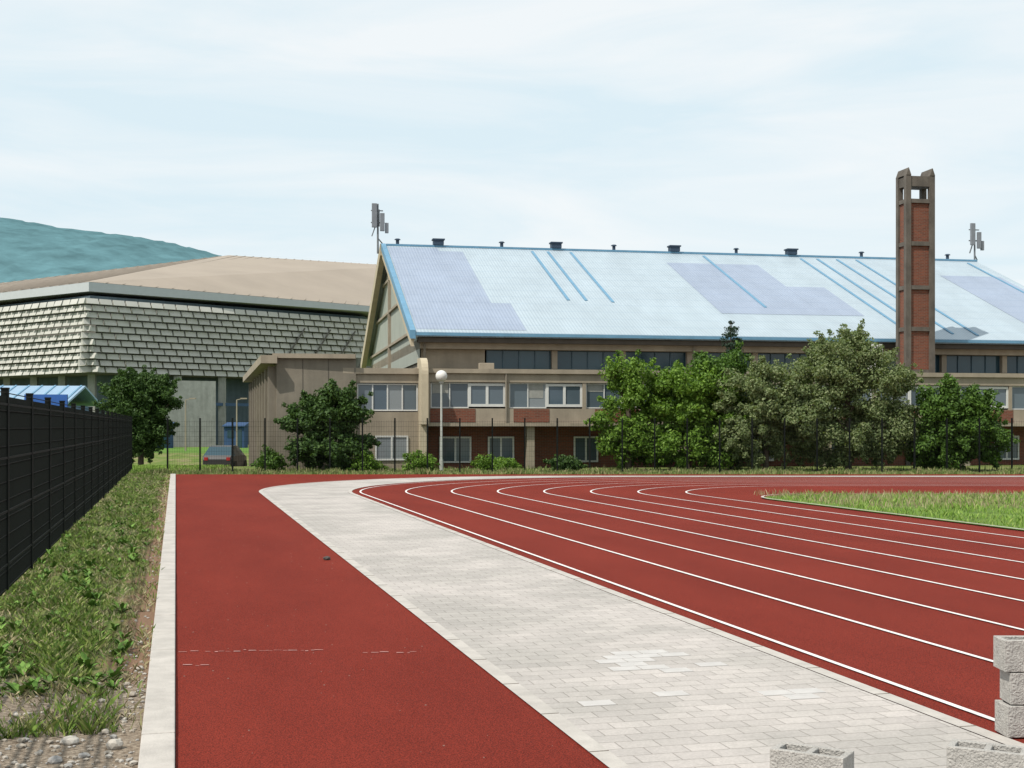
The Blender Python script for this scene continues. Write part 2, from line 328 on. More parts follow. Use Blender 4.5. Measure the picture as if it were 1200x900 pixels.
for i in range(260):
    t_=9.6+random.random()**1.6*24; s=random.uniform(-1.8,-.4); x0,y0=st2w(s,t_); R=random.uniform(.03,.11)
    for k in range(14):
        a_=random.uniform(0,6.28); l=R*random.uniform(.6,1.2); wv=l*.22; c,s_=math.cos(a_),math.sin(a_); zt=l*random.uniform(.2,1.1)
        V.append([(x0,y0,0),(x0+c*l*.55-s_*wv,y0+s_*l*.55+c*wv,zt*.8),(x0+c*l,y0+s_*l,zt),(x0+c*l*.55+s_*wv,y0+s_*l*.55-c*wv,zt*.8)])
np_obj('broadleaf_weeds',np.array(V),4,island_mat('weed_leaf',[(.07,.15,.025),(.13,.24,.04),(.17,.29,.06)],transl=0))
n=110000; ss=rng.uniform(14.85,45,n); tt=rng.uniform(2,33,n); x=CT*ss-ST*tt; y=ST*ss+CT*tt
keep=(y<35.0)&(y>19)&(x<.42*y+3)&(x>.15*y)&((ss>16)|(tt<30.6)); x,y=x[keep],y[keep]; pp=pat(x*.8,y*.8)
k2=pp>-.5-rng.uniform(0,.4,len(x)); x,y,pp=x[k2],y[k2],pp[k2]
blades('infield_grass',np.stack([x,y,np.full(len(x),.035)],1),(.03+.075*np.clip(pp+.5,0,1))*rng.uniform(.5,1.6,len(x)),.02,grass2,lean=.9)
n=4500; x=rng.uniform(6.5,16,n); y=rng.uniform(29,35.1,n); s_=CT*x+ST*y; k2=s_>15.2; x,y=x[k2],y[k2]
blades('infield_dry_grass',np.stack([x,y,np.full(len(x),.035)],1),.13*rng.uniform(.3,1.5,len(x)),.016,drym,lean=.5)
weedm=island_mat('weeds',[(.09,.14,.03),(.13,.19,.05),(.2,.21,.08),(.30,.26,.14)],transl=0)
n=60000; x=rng.uniform(-15,32,n); y=50.8+np.abs(rng.normal(0,2.2,n)); pp=pat(x*.6,y*.6)
blades('weed_strip',np.stack([x,y,np.zeros(n)],1),(.05+.16*np.clip(pp+.2,0,1))*rng.uniform(.4,1.5,n),.035,weedm,lean=.6)
n=25000; x=rng.uniform(-24,-13.5,n); y=rng.uniform(52,61.5,n)
blades('meadow_grass',np.stack([x,y,np.zeros(n)],1),.08*rng.uniform(.4,1.5,n),.035,grass2,lean=.7)
a=MB(); a.face([(-60,92.5,.01),(-10,92.5,.01),(-12,117,.01),(-60,117,.01)]); a.obj('distant_lawn',mat('lawn_green',(.10,.18,.04),var=.2,scale=.8,rough=1,spec=.05))

# ---------------- trees ----------------
bark=mat('bark',(.09,.07,.05),var=.3,scale=8,bump=.5)
def leaves(centres,rads,per,leaf,squash=.85):
    C=np.repeat(centres,per,0); Rr=np.repeat(rads,per)[:,None]; n=len(C)
    d=rng.normal(size=(n,3)); d/=np.linalg.norm(d,axis=1)[:,None]
    rad=rng.uniform(0,1,n)[:,None]**.5*1.12
    pos=C+d*Rr*rad*np.array([1,1,squash])
    nn=d+.8*rng.normal(size=(n,3))+np.array([0,0,.3]); nn/=np.linalg.norm(nn,axis=1)[:,None]
    a=np.cross(nn,rng.normal(size=(n,3))); a/=np.linalg.norm(a,axis=1)[:,None]; b=np.cross(nn,a)
    sz=leaf*rng.uniform(.6,1.3,n)[:,None]
    v=np.stack([pos-a*sz,pos-b*sz*.55,pos+a*sz,pos+b*sz*.55],1)
    return v[pos[:,2]>.03]
def tree(name,x,y,h,m,ncl=60,clr=.55,per=330,leaf=.075,lobes=None,z0=0):
    e=empty(name,(x,y,z0)); cs=[];rs=[]; tot=sum(l[2]*l[3] for l in lobes); cz=h*.5
    for (lx,lz,rx,rzz) in lobes:
        nc=max(8,int(ncl*rx*rzz/tot))
        for i in range(nc):
            d=rng.normal(size=3); d/=np.linalg.norm(d); q=rng.uniform(.3,1.0)**.6
            cr_=clr*rng.uniform(.45,1.25)
            c=np.array([lx+d[0]*max(.1,rx-cr_*.5)*q, d[1]*max(.1,rx*.9-cr_*.5)*q, lz+d[2]*max(.1,rzz-cr_*.5)*q])
            if c[2]<cr_*.3: c[2]=cr_*.3+rng.uniform(0,.2)
            cs.append(c); rs.append(cr_)
    cs=np.array(cs); rs=np.array(rs)
    v=leaves(cs,rs,per,leaf)
    sp=cs[rng.integers(0,len(cs),len(cs)*2)]; out=sp-np.array([0,0,cz]); out/=np.linalg.norm(out,axis=1)[:,None]+1e-6
    spc=sp+out*clr*rng.uniform(.6,1.35,len(sp))[:,None]
    v2=leaves(spc,np.full(len(spc),clr*.3),max(8,per//12),leaf)
    np_obj('foliage',np.concatenate([v,v2]),4,m,parent=e)
    tb=MB(); r0=.03*h
    tb.tube((0,0,-.1),(0.05,0,h*.35),r0,r0*.7); tb.tube((.05,0,h*.35),(0,.05,h*.75),r0*.7,r0*.25)
    for i in range(min(14,len(cs))):
        c=cs[rng.integers(0,len(cs))]; zz=min(c[2]*.6,h*.6); tb.tube((0.03,0,max(.1,zz)),tuple(c),r0*.35,r0*.1,n=5)
    tb.obj('trunk',bark,parent=e)
    return e
lf_y=island_mat('leaf_bright',[(.05,.10,.012),(.09,.17,.02),(.13,.23,.03),(.18,.28,.05)],transl=.3)
lf_w=island_mat('leaf_willow',[(.085,.12,.045),(.13,.175,.07),(.18,.22,.10),(.23,.26,.13)],transl=.3)
lf_d=island_mat('leaf_dark',[(.025,.055,.014),(.045,.09,.02),(.07,.125,.028)],transl=.2)
lf_m=island_mat('leaf_mid',[(.035,.075,.012),(.065,.13,.02),(.10,.18,.03)],transl=.25)
lf_s=island_mat('needle_dark',[(.012,.03,.016),(.025,.05,.025)],transl=.1)
tree('deciduous_tree',4.95,54.6,5.2,lf_y,ncl=80,clr=.48,lobes=[(0,4.0,1.15,1.2),(-.1,2.4,1.5,1.7),(.3,1.2,1.6,1.2)])
tree('deciduous_tree',7.5,54.8,4.6,lf_y,ncl=140,clr=.48,lobes=[(-.4,3.0,1.9,1.5),(.8,2.7,1.8,1.7),(0,1.2,2.6,1.2)])
tree('deciduous_tree',9.0,55.4,5.3,lf_m,ncl=70,lobes=[(0,3.9,1.3,1.4),(0,2,1.6,1.7)])
tree('willow_tree',10.7,54.0,4.6,lf_w,ncl=160,clr=.44,leaf=.062,lobes=[(-.3,2.9,2.1,1.7),(.9,2.4,1.9,1.8),(-.6,1.3,2.1,1.2)])
tree('willow_tree',14.3,54.6,6.4,lf_w,ncl=250,clr=.45,leaf=.062,lobes=[(-.1,4.9,1.5,1.5),(-1.1,3.6,1.9,1.8),(1.1,3.5,1.9,1.8),(1.5,1.7,1.9,1.5),(-1,1.5,2.2,1.4)])
tree('deciduous_shrub',18.9,54.2,4.0,lf_m,ncl=140,clr=.45,lobes=[(-.3,2.5,1.6,1.5),(.7,1.8,1.6,1.5),(-.6,1.2,1.8,1.2)])
tree('deciduous_shrub',-7.7,54.4,3.7,lf_d,ncl=140,clr=.38,lobes=[(.4,2.5,1.35,1.25),(-.7,2.0,1.35,1.3),(.1,1.1,1.9,1.1)])
tree('round_tree',-20.6,71,6.1,lf_d,ncl=230,clr=.42,per=300,lobes=[(0,3.7,2.25,2.1),(.1,4.4,1.7,1.4),(-.1,2.3,2.0,1.6)],z0=-.6)
for (xx,yy,hh_,ww,mm_) in [(-6.2,53.6,.9,1.5,lf_y),(-4.0,53.8,1.0,1.9,lf_y),(-.6,53.8,.75,2.4,lf_y),(-10.2,54.2,1.0,1.2,lf_m),(2.3,54,.7,1.6,lf_d)]:
    tree('garden_shrub',xx,yy,hh_,mm_,ncl=16,clr=.3,per=200,leaf=.055,lobes=[(0,hh_*.45,ww/2,hh_/2)])
e=empty('spruce_tree',(9.75,57.0,0)); cs=[];rs=[]
for z in np.arange(1.0,6.4,.24):
    R=(6.9-z)*.36
    for k in range(max(4,int(R*11))):
        a=random.uniform(0,6.28); q=random.uniform(.3,1)*R; cs.append((math.cos(a)*q,math.sin(a)*q,z-.15*q)); rs.append(.22)
cs.append((0,0,6.55)); rs.append(.14)
np_obj('needles',leaves(np.array(cs),np.array(rs),60,.05,.6),4,lf_s,parent=e)
tb=MB(); tb.tube((0,0,-.1),(0,0,6.6),.13,.02); tb.obj('trunk',bark,parent=e)

# ---------------- fences ----------------
fm=mat('black_fence_paint',(.006,.008,.007),rough=.7,var=.1,spec=.15)
fe=empty('mesh_fence',(0,0,0),TH)
po=MB(); wi=MB()
for t_ in np.arange(2.9,60,2.5):
    po.box(-1.9,-1.82,t_-.04,t_+.04,-.1,2.32); po.box(-1.905,-1.815,t_-.045,t_+.045,2.32,2.34)
for t_ in np.arange(2.95,57.9,.05): wi.box(-1.852,-1.846,t_-.003,t_+.003,.05,2.24)
for z in np.arange(.08,2.3,.2):
    wi.box(-1.845,-1.838,2.9,57.9,z-.004,z+.004); wi.box(-1.860,-1.853,2.9,57.9,z-.004,z+.004)
for z in (.35,.95,1.55,2.15): 
    wi.box(-1.836,-1.826,2.9,57.9,z-.012,z+.012)
po.obj('posts',fm,parent=fe); wi.obj('wire_panels',fm,parent=fe)
fe2=empty('mesh_fence',(0,0,0)); po=MB(); wi=MB()
for x in np.arange(-14.0,30,1.32): po.box(x-.03,x+.03,52.0,52.06,-.1,2.25)
for x in np.arange(-14.0,30,.1): wi.box(x-.0022,x+.0022,51.99,51.995,.05,2.15)
for z in np.arange(.1,2.25,.2): wi.box(-14,30,51.98,51.985,z-.003,z+.003)
po.obj('posts',fm,parent=fe2); wi.obj('wire_panels',fm,parent=fe2)

# ---------------- street lamp ----------------
le=empty('street_lamp',(-3.0,54.4,0)); a=MB(); a.tube((0,0,0),(0,0,.5),.09,.08,12); a.tube((0,0,.5),(0,0,3.75),.055,.04,12); a.tube((0,0,3.75),(0,0,3.83),.09,.11,12)
a.obj('post',mat('lamp_post_paint',(.40,.41,.38),rough=.5),parent=le)
bm=bmesh.new(); bmesh.ops.create_uvsphere(bm,u_segments=24,v_segments=14,radius=.25)
for f in bm.faces: f.smooth=True
me=bpy.data.meshes.new('globe'); bm.to_mesh(me); bm.free(); me.materials.append(mat('opal_globe',(.60,.59,.56),rough=.25,var=.03)); o=bpy.data.objects.new('globe',me); sc.collection.objects.link(o); o.parent=le; o.location=(0,0,4.05)

# ---------------- sports hall ----------------
HA=math.radians(11); H=empty('sports_hall',(-4.72,60,0),HA)
conc=mat('beige_concrete',(.285,.242,.185),var=.14,scale=.9,bump=.2,bscale=20,streak=.14)
conc2=mat('grey_concrete',(.19,.165,.13),var=.16,scale=.8,bump=.2,bscale=20,streak=.12)
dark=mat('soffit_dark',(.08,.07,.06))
cream=mat('cream_render',(.42,.36,.26),var=.1,scale=1.5,streak=.1)
frame=mat('white_frame',(.55,.55,.53),var=.05)
def glass_mat(name,cols):
    m=island_mat(name,cols,rough=.12,transl=0); m.node_tree.nodes['Principled BSDF'].inputs['Specular IOR Level'].default_value=.5; return m
glass=glass_mat('window_glass',[(.03,.045,.06),(.10,.13,.15),(.04,.06,.08),(.20,.22,.23),(.05,.08,.11)])
glassd=glass_mat('hall_glass',[(.015,.04,.055),(.03,.065,.085)])
def brick_mat():
    m=bpy.data.materials.new('red_brick'); m.use_nodes=True; nt=m.node_tree; p=nt.nodes['Principled BSDF']; p.inputs['Roughness'].default_value=.9
    tc=N(nt,'ShaderNodeTexCoord'); s=N(nt,'ShaderNodeSeparateXYZ'); c=N(nt,'ShaderNodeCombineXYZ'); ad=N(nt,'ShaderNodeMath',operation='ADD')
    nt.links.new(tc.outputs['Object'],s.inputs[0]); nt.links.new(s.outputs['X'],ad.inputs[0]); nt.links.new(s.outputs['Y'],ad.inputs[1]); nt.links.new(ad.outputs[0],c.inputs['X']); nt.links.new(s.outputs['Z'],c.inputs['Y'])
    b=N(nt,'ShaderNodeTexBrick'); 
    for k,v in {'Scale':1.0,'Mortar Size':.01,'Brick Width':.25,'Row Height':.075}.items(): b.inputs[k].default_value=v
    b.inputs['Color1'].default_value=(.18,.048,.022,1); b.inputs['Color2'].default_value=(.115,.032,.016,1); b.inputs['Mortar'].default_value=(.14,.095,.07,1)
    nt.links.new(c.outputs[0],b.inputs['Vector']); nt.links.new(b.outputs['Color'],p.inputs['Base Color']); return m
brick=brick_mat()
def roof_mat(name,c,var=.07):
    m=bpy.data.materials.new(name); m.use_nodes=True; nt=m.node_tree; p=nt.nodes['Principled BSDF']; p.inputs['Roughness'].default_value=.5; p.inputs['Specular IOR Level'].default_value=.4
    tc=N(nt,'ShaderNodeTexCoord'); n=N(nt,'ShaderNodeTexNoise',Scale=.7,Detail=8.0,Roughness=.72); mp=N(nt,'ShaderNodeMapping'); mp.inputs['Scale'].default_value=(1,.25,1)
    nt.links.new(tc.outputs['Object'],mp.inputs[0]); nt.links.new(mp.outputs[0],n.inputs['Vector'])
    wv=N(nt,'ShaderNodeTexWave',Scale=1.9,Distortion=0.0); wv.bands_direction='X'; nt.links.new(tc.outputs['Object'],wv.inputs['Vector'])
    wy=N(nt,'ShaderNodeTexWave',Scale=.28,Distortion=0.0); wy.bands_direction='Y'; wy.wave_profile='SAW'; nt.links.new(tc.outputs['Object'],wy.inputs['Vector'])
    r=nt.nodes.new('ShaderNodeValToRGB'); r.color_ramp.elements[0].position=.3; r.color_ramp.elements[1].position=.7
    r.color_ramp.elements[0].color=tuple(x*(1-var) for x in c)+(1,); r.color_ramp.elements[1].color=tuple(min(1,x*(1+var)) for x in c)+(1,)
    nt.links.new(n.outputs['Fac'],r.inputs['Fac'])
    r2=nt.nodes.new('ShaderNodeValToRGB'); r2.color_ramp.elements[0].color=(.90,.91,.94,1); r2.color_ramp.elements[1].color=(1.03,1.03,1.03,1); nt.links.new(wv.outputs['Fac'],r2.inputs['Fac'])
    r3=nt.nodes.new('ShaderNodeValToRGB'); r3.color_ramp.elements[0].color=(.86,.89,.93,1); r3.color_ramp.elements[1].color=(1,1,1,1); r3.color_ramp.elements[1].position=.12; nt.links.new(wy.outputs['Fac'],r3.inputs['Fac'])
    a=N(nt,'ShaderNodeMixRGB',blend_type='MULTIPLY'); a.inputs[0].default_value=1; nt.links.new(r.outputs[0],a.inputs[1]); nt.links.new(r2.outputs[0],a.inputs[2])
    b=N(nt,'ShaderNodeMixRGB',blend_type='MULTIPLY'); b.inputs[0].default_value=1; nt.links.new(a.outputs[0],b.inputs[1]); nt.links.new(r3.outputs[0],b.inputs[2]); nt.links.new(b.outputs[0],p.inputs['Base Color'])
    bu=N(nt,'ShaderNodeBump',Strength=.35,Distance=.03); nt.links.new(wv.outputs['Fac'],bu.inputs['Height']); nt.links.new(bu.outputs[0],p.inputs['Normal'])
    return m
roofm=roof_mat('roof_light_blue',(.335,.395,.435),var=.1); roofl=roof_mat('roof_lavender',(.26,.305,.385),var=.1); blue=mat('blue_sheet',(.115,.245,.36),rough=.5,var=.12)
ZE,ZR,VR,LU=6.35,12.5,15.0,38.0
def rz_(v): return ZE+(ZR-ZE)*v/VR if v<=VR else ZR-(ZR-ZE)*(v-VR)/VR
r=MB()
r.prism([(0,0),(LU,0),(LU,VR),(0,VR)],[ZE-.22,ZE-.22,ZR-.22,ZR-.22],[ZE,ZE,ZR,ZR])
r.prism([(0,VR),(LU,VR),(LU,2*VR),(0,2*VR)],[ZR-.22,ZR-.22,ZE-.22,ZE-.22],[ZR,ZR,ZE,ZE])
r.obj('roof',roofm,parent=H)
def rpatch(mb,u0,u1,v0,v1,dz): mb.face([(u0,v0,rz_(v0)+dz),(u1,v0,rz_(v0)+dz),(u1,v1,rz_(v1)+dz),(u0,v1,rz_(v1)+dz)])
a=MB(); 
for q in [(.3,3.2,4.5,14.6),(.3,5.6,.4,4.496),(3.204,4.6,4.5,14.0),(16.6,22.3,3.5,12.8),(22.304,24.6,3.5,8.5),(33.5,37.5,2.5,11.5)]: rpatch(a,*q,.012)
a.obj('roof_patches',roofl,parent=H)
a=MB()
for u_,v0 in [(8.75,5.2),(9.7,5.2),(11.1,5.0),(19.4,4.6),(25.7,1.0),(26.8,1.0),(28.1,.8),(29.4,.6),(37.0,.6)]: a.prism([(u_,v0),(u_+.15,v0),(u_+.15,14.4),(u_,14.4)],[rz_(v0)+.01]*2+[rz_(14.4)+.01]*2,[rz_(v0)+.05]*2+[rz_(14.4)+.05]*2)
a.prism([(-.06,-.05),(.20,-.05),(.20,VR),(-.06,VR)],[rz_(-.05)-.3]*2+[ZR-.3]*2,[rz_(-.05)+.1]*2+[ZR+.1]*2)
a.box(0.23,LU,VR-.16,VR+.16,ZR-.05,ZR+.07); a.box(.23,LU,-.14,-.003,ZE-.17,ZE-.03)
a.obj('blue_flashing',blue,parent=H)
a=MB()
a.prism([(-.12,VR+.01),(.2,VR+.01),(.2,2*VR+.3),(-.12,2*VR+.3)],[ZR-.6]*2+[ZE-.7]*2,[ZR+.09]*2+[ZE-.03]*2)
a.prism([(.0,0.2),(.15,.2),(.15,VR),(.0,VR)],[rz_(.2)-.75]*2+[ZR-.75]*2,[rz_(.2)-.302]*2+[ZR-.302]*2)
a.obj('barge_boards',cream,parent=H)
a=MB(); k=.5
a.face([(k,.8,5.0),(k,.8,rz_(.8)-.23),(k,VR,ZR-.23),(k,29.2,rz_(29.2)-.23),(k,29.2,5.0)])
a.face([(LU-k,.8,5.0),(LU-k,29.2,5.0),(LU-k,29.2,rz_(29.2)-.23),(LU-k,VR,ZR-.23),(LU-k,.8,rz_(.8)-.23)])
a.obj('gable_walls',mat('gable_panel',(.30,.32,.28),var=.08,scale=1,streak=.1),parent=H)
a=MB()
for z in (6.6,8.6,10.5):
    v0=(z-ZE+.4)/(ZR-ZE)*VR; a.box(k-.14,k-.004,v0,30-v0,z-.07,z+.07)
a.box(k-.16,k-.003,VR-.15,VR+.15,5,ZR-.9)
a.obj('gable_beams',conc,parent=H)
a=MB(); a.box(.55,LU-.55,1.4,28.6,-.3,4.7); a.box(.5,LU-.5,.7,28.6,5.62,6.1); a.box(.6,3.7,1.2,28,4.71,5.61)
u=3.7
bays=[]
while u<36:
    bays.append((u+.12,u+3.3)); a.box(u+3.3,u+3.57,1.05,1.5,4.71,5.61); u+=3.45
a.obj('hall_walls',conc,parent=H)
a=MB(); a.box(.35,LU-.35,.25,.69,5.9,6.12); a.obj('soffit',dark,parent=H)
a=MB(); b_=MB()
for (p0,p1) in bays:
    n=4
    for i in range(n):
        a.box(p0+(p1-p0)*i/n,p0+(p1-p0)*(i+1)/n-.005,1.35+random.uniform(0,.01),1.42,4.71,5.61)
    for i in range(n+1):
        xx=p0+(p1-p0)*i/n; b_.box(xx-.02,xx+.02,1.30,1.34,4.71,5.61)
a.obj('clerestory_glass',glassd,parent=H); b_.obj('clerestory_mullions',mat('blue_grey_frame',(.07,.11,.14)),parent=H)
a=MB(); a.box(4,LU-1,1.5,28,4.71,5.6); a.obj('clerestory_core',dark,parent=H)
V0=-3.0
a=MB()
a.box(.36,36.5,V0,1.35,3.9,4.42)
a.box(.36,36.5,V0-.12,V0-.003,4.3,4.5)
a.box(.36,36.5,V0+.0,V0+.3,2.0,2.72)
a.box(.36,36.5,V0+.301,1.38,2.0,2.2)
a.box(.3,36.6,V0-.35,V0-.002,1.92,2.06)
for i,u_ in enumerate(np.arange(.36,36.5,3.58)):
    a.box(u_,u_+.16,V0+.02,V0+.28,2.721,3.899)
for u_ in np.arange(4.9,36,7.2): a.box(u_,u_+.35,V0-.1,V0+.25,-.2,1.919)
a.box(-3.3,0,V0+.2,1.3,3.85,4.42); a.box(-3.36,.0,V0+.08,V0+.197,4.25,4.5); a.box(-3.3,0,V0+.2,1.3,-.2,2.55); a.box(-3.3,-2.75,V0+.2,1.3,2.551,3.849)
a.obj('office_wing_walls',conc,parent=H)
a=MB(); prof=[(V0-1.0,2.0),(V0+.6,2.0),(V0+.6,4.95)]
for q in np.linspace(0,math.pi/2,8): prof.append((V0-.25-.75*math.sin(q),4.2+.75*math.cos(q)))
a.v=[(0.0,p_[0],p_[1]) for p_ in prof]+[(.3,p_[0],p_[1]) for p_ in prof]; n=len(prof)
a.f=[tuple(range(n)),tuple(reversed(range(n,2*n)))]+[(i,n+i,n+(i+1)%n,(i+1)%n) for i in range(n)]; a.m=[0]*len(a.f)
a.box(0.0,.3,V0-.6,V0+.3,-.2,1.99)
a.obj('rounded_pier',cream,parent=H)
a=MB()
for i,(u0,u1) in enumerate([(.5,2.55),(4.3,5.95),(8.1,10.2),(12,13.8),(15.6,17.5),(19.4,21.2),(23,24.1),(27.4,29.2),(31,32.8)]): a.box(u0,u1,V0-.02,V0-.001,2.1,2.70)
a.box(.36,36.5,-1.8,-1.6,-.2,1.99)
a.obj('brick_panels',brick,parent=H)
gl=MB(); fr=MB()
def window(u0,u1,z0,z1,v,n,mull=.05):
    wdt=(u1-u0)/n
    for i in range(n): gl.box(u0+i*wdt+.02,u0+(i+1)*wdt-.02,v+.03,v+.06,z0+.02,z1-.02)
    fr.box(u0,u1,v-.01,v+.028,z0,z0+mull); fr.box(u0,u1,v-.01,v+.028,z1-mull,z1)
    for i in range(n+1):
        xx=u0+i*wdt; fr.box(xx-mull/2,xx+mull/2,v-.014,v+.024,z0+.001,z1-.001)
for b0 in np.arange(.36,36,3.58):
    s=b0+.2; 
    window(s,s+1.68,2.74,3.88,V0+.12,2,.045)
    window(s+1.74,s+3.34,2.80,3.86,V0+.10,2,.12)
window(-2.7,-.05,2.6,3.82,V0+.3,4,.06)
for (u0,u1,n) in [(1.1,2.5,2),(3.35,4.5,2),(7.4,8.5,2),(11,12.4,2),(16,17.2,2),(20,21.2,2),(26,27.2,2),(28.9,30.2,2)]: window(u0,u1,.25,1.45,-1.9,n,.08)
window(-1.9,-.5,.4,1.5,V0+.15,2,.07)
gl.obj('window_glass',glass,parent=H); fr.obj('window_frames',frame,parent=H)
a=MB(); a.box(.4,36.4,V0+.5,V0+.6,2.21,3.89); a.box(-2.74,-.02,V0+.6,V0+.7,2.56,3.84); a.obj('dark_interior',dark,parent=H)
# pale roller blinds part-way down behind a few panes
a=MB()
for u_,zz in ((.62,3.4),(4.98,3.2),(7.78,3.5),(12.0,3.3)): a.box(u_,u_+.72,V0+.138,V0+.146,zz,3.86)
a.obj('window_blinds',mat('blind_grey',(.26,.26,.24),var=.15,scale=3),parent=H)
a=MB()
for u_,z_ in ((3.0,4.45),(15.2,4.45)): a.box(u_,u_+.7,V0+1.6,V0+1.9,z_,z_+.4)
a.obj('air_conditioners',conc,parent=H,bevel=.02)
a=MB()
for u_ in (3.95,18.3,32.6): a.tube((u_,V0-.06,2.08),(u_,V0-.06,4.3),.045,.045)
for u_ in (.7,14.1,): a.tube((u_,.6,4.45),(u_,.6,5.9),.06,.06)
a.obj('downpipes',conc2,parent=H)
a=MB()
for u_ in (3.3,10.4,17.8,25.4): a.box(u_-.3,u_+.3,VR-.25,VR+.25,ZR+.08,ZR+.36); a.box(u_-.36,u_+.36,VR-.3,VR+.3,ZR+.361,ZR+.44)
for u_ in (.9,7.1,14,21.8,30.1,34.5,36): a.tube((u_,VR,ZR+.05),(u_,VR,ZR+.33),.1,.1,8); a.tube((u_,VR,ZR+.33),(u_,VR,ZR+.40),.2,.12,8)
a.obj('roof_vents',mat('vent_blue_dark',(.03,.05,.08),rough=.5),parent=H)
a=MB(); a.box(22.8,23.4,-.9,-.3,4.42,6.0); a.obj('white_duct',frame,parent=H)

# brick tower
T=empty('brick_tower',(-4.72,60,0),HA)
u0,u1,v0,v1=24.12,25.66,-1.9,-.85; pw=.27; pd=.24
a=MB()
for (uu,vv) in ((u0,v0),(u1-pw,v0),(u0,v1-pd),(u1-pw,v1-pd)): 
    a.box(uu,uu+pw,vv,vv+pd,-.2,14.25)
for uu in (u0,u1-pw):
    c=uu+pw/2; a.face([(uu,v0-.02,14.253),(uu+pw,v0-.02,14.253),(c,v0-.02,14.62)]); a.face([(uu+pw,v1+.02,14.253),(uu,v1+.02,14.253),(c,v1+.02,14.62)])
    a.face([(uu,v1+.02,14.253),(uu,v0-.02,14.253),(c,v0-.02,14.62),(c,v1+.02,14.62)]); a.face([(uu+pw,v0-.02,14.253),(uu+pw,v1+.02,14.253),(c,v1+.02,14.62),(c,v0-.02,14.62)])
    a.face([(uu,v0-.02,14.253),(uu,v1+.02,14.253),(uu+pw,v1+.02,14.253),(uu+pw,v0-.02,14.253)])
for z in (4.6,6.7,8.75,10.9,13.0): 
    a.box(u0+pw+.001,u1-pw-.001,v0+.03,v1-.03,z-.10,z+.10); a.box(u0+.03,u0+pw-.05,v0+pd+.001,v1-pd-.001,z-.10,z+.10); a.box(u1-pw+.05,u1-.03,v0+pd+.001,v1-pd-.001,z-.10,z+.10)
a.box(u0+pw+.001,u1-pw-.001,v0+.05,v1-.05,13.72,14.22); a.box(u0+.05,u0+pw-.01,v0+pd+.001,v1-pd-.001,13.72,14.2); a.box(u1-pw+.01,u1-.05,v0+pd+.001,v1-pd-.001,13.72,14.2)
a.obj('concrete_frame',mat('dark_concrete',(.11,.095,.08),var=.3,scale=1.2,bump=.2,streak=.25),parent=T)
a=MB(); a.box(u0+pw+.002,u1-pw-.002,v0+.12,v1-.12,0,12.89); a.box(u0+.1,u0+pw,v0+pd+.002,v1-pd-.002,0,12.89); a.box(u1-pw,u1-.1,v0+pd+.002,v1-pd-.002,0,12.89)
a.obj('brick_infill',brick,parent=T)

def antenna(name,u_,v_,z):
    e=empty(name,(-4.72+u_*math.cos(HA)-v_*math.sin(HA),60+u_*math.sin(HA)+v_*math.cos(HA),z),HA)
    a=MB(); a.tube((0,0,-.6),(0,0,2.3),.06,.05); a.beam((-.4,0,1.2),(.4,0,1.2),.07); a.beam((-.35,0,.4),(0,0,1.4),.06); a.beam((-.4,0,1.9),(.3,0,1.9),.06)
    a.beam((0,0,.3),(.3,.2,0),.05)
    a.obj('mast',mat('galvanised',(.16,.17,.18),metal=.3,rough=.5),parent=e)
    b=MB(); b.box(-.36,-.06,-.2,-.05,.9,2.3); b.box(.12,.38,-.18,-.03,.7,1.75); b.box(-.1,.12,.1,.25,1.0,2.0); b.box(.42,.62,-.1,.05,.6,1.2)
    b.obj('panels',mat('antenna_grey',(.18,.19,.21)),parent=e,bevel=.02)
antenna('cell_antenna',-.25,VR,ZR+.1); antenna('cell_antenna',37.9,VR,ZR+.1)

# ---------------- annex ----------------
A=empty('concrete_annex')
fp=[(-10.3,56.0),(-6.9,56.6),(-11.6,79),(-16.0,79.5)]
a=MB(); a.prism(fp,-1.2,[4.95,5.05,5.0,4.95]); a.obj('walls',conc2,parent=A)
a=MB()
d=Vector((-5.7,23.5,0)); nrm=Vector((-23.5,-5.7,0)).normalized()
def sp(f,o,z): 
    q=Vector((-10.3,56,0))+d*f+nrm*o; return (q.x,q.y,z)
for f in np.linspace(0.01,.97,9): 
    w2=.018; a.prism([sp(f,0.001,0)[:2],sp(f,.35,0)[:2],sp(f+w2,.35,0)[:2],sp(f+w2,.001,0)[:2]],-1.2,4.55)
a.obj('side_piers',conc2,parent=A)
a=MB(); a.prism([sp(-.02,.7,0)[:2],sp(-.02,.002,0)[:2],sp(1,.002,0)[:2],sp(1,.7,0)[:2]],4.651,5.0); a.prism([(-10.45,55.8),(-6.9,56.35),(-6.9,56.59),(-10.3,55.99)],4.9,5.10); a.obj('roof_fascia',conc,parent=A)
a=MB()
for f in np.linspace(0.04,.86,8): a.prism([sp(f,0.002,0)[:2],sp(f,.03,0)[:2],sp(f+.06,.03,0)[:2],sp(f+.06,.002,0)[:2]],.9,4.1)
a.obj('side_windows',glassd,parent=A)
a=MB()
for xx in (-9.2,-8.1): 
    yy=56+(xx+10.3)*.6/3.4; a.box(xx,xx+.025,yy-.01,yy+.05,-.1,4.88)
a.obj('panel_joints',dark,parent=A)

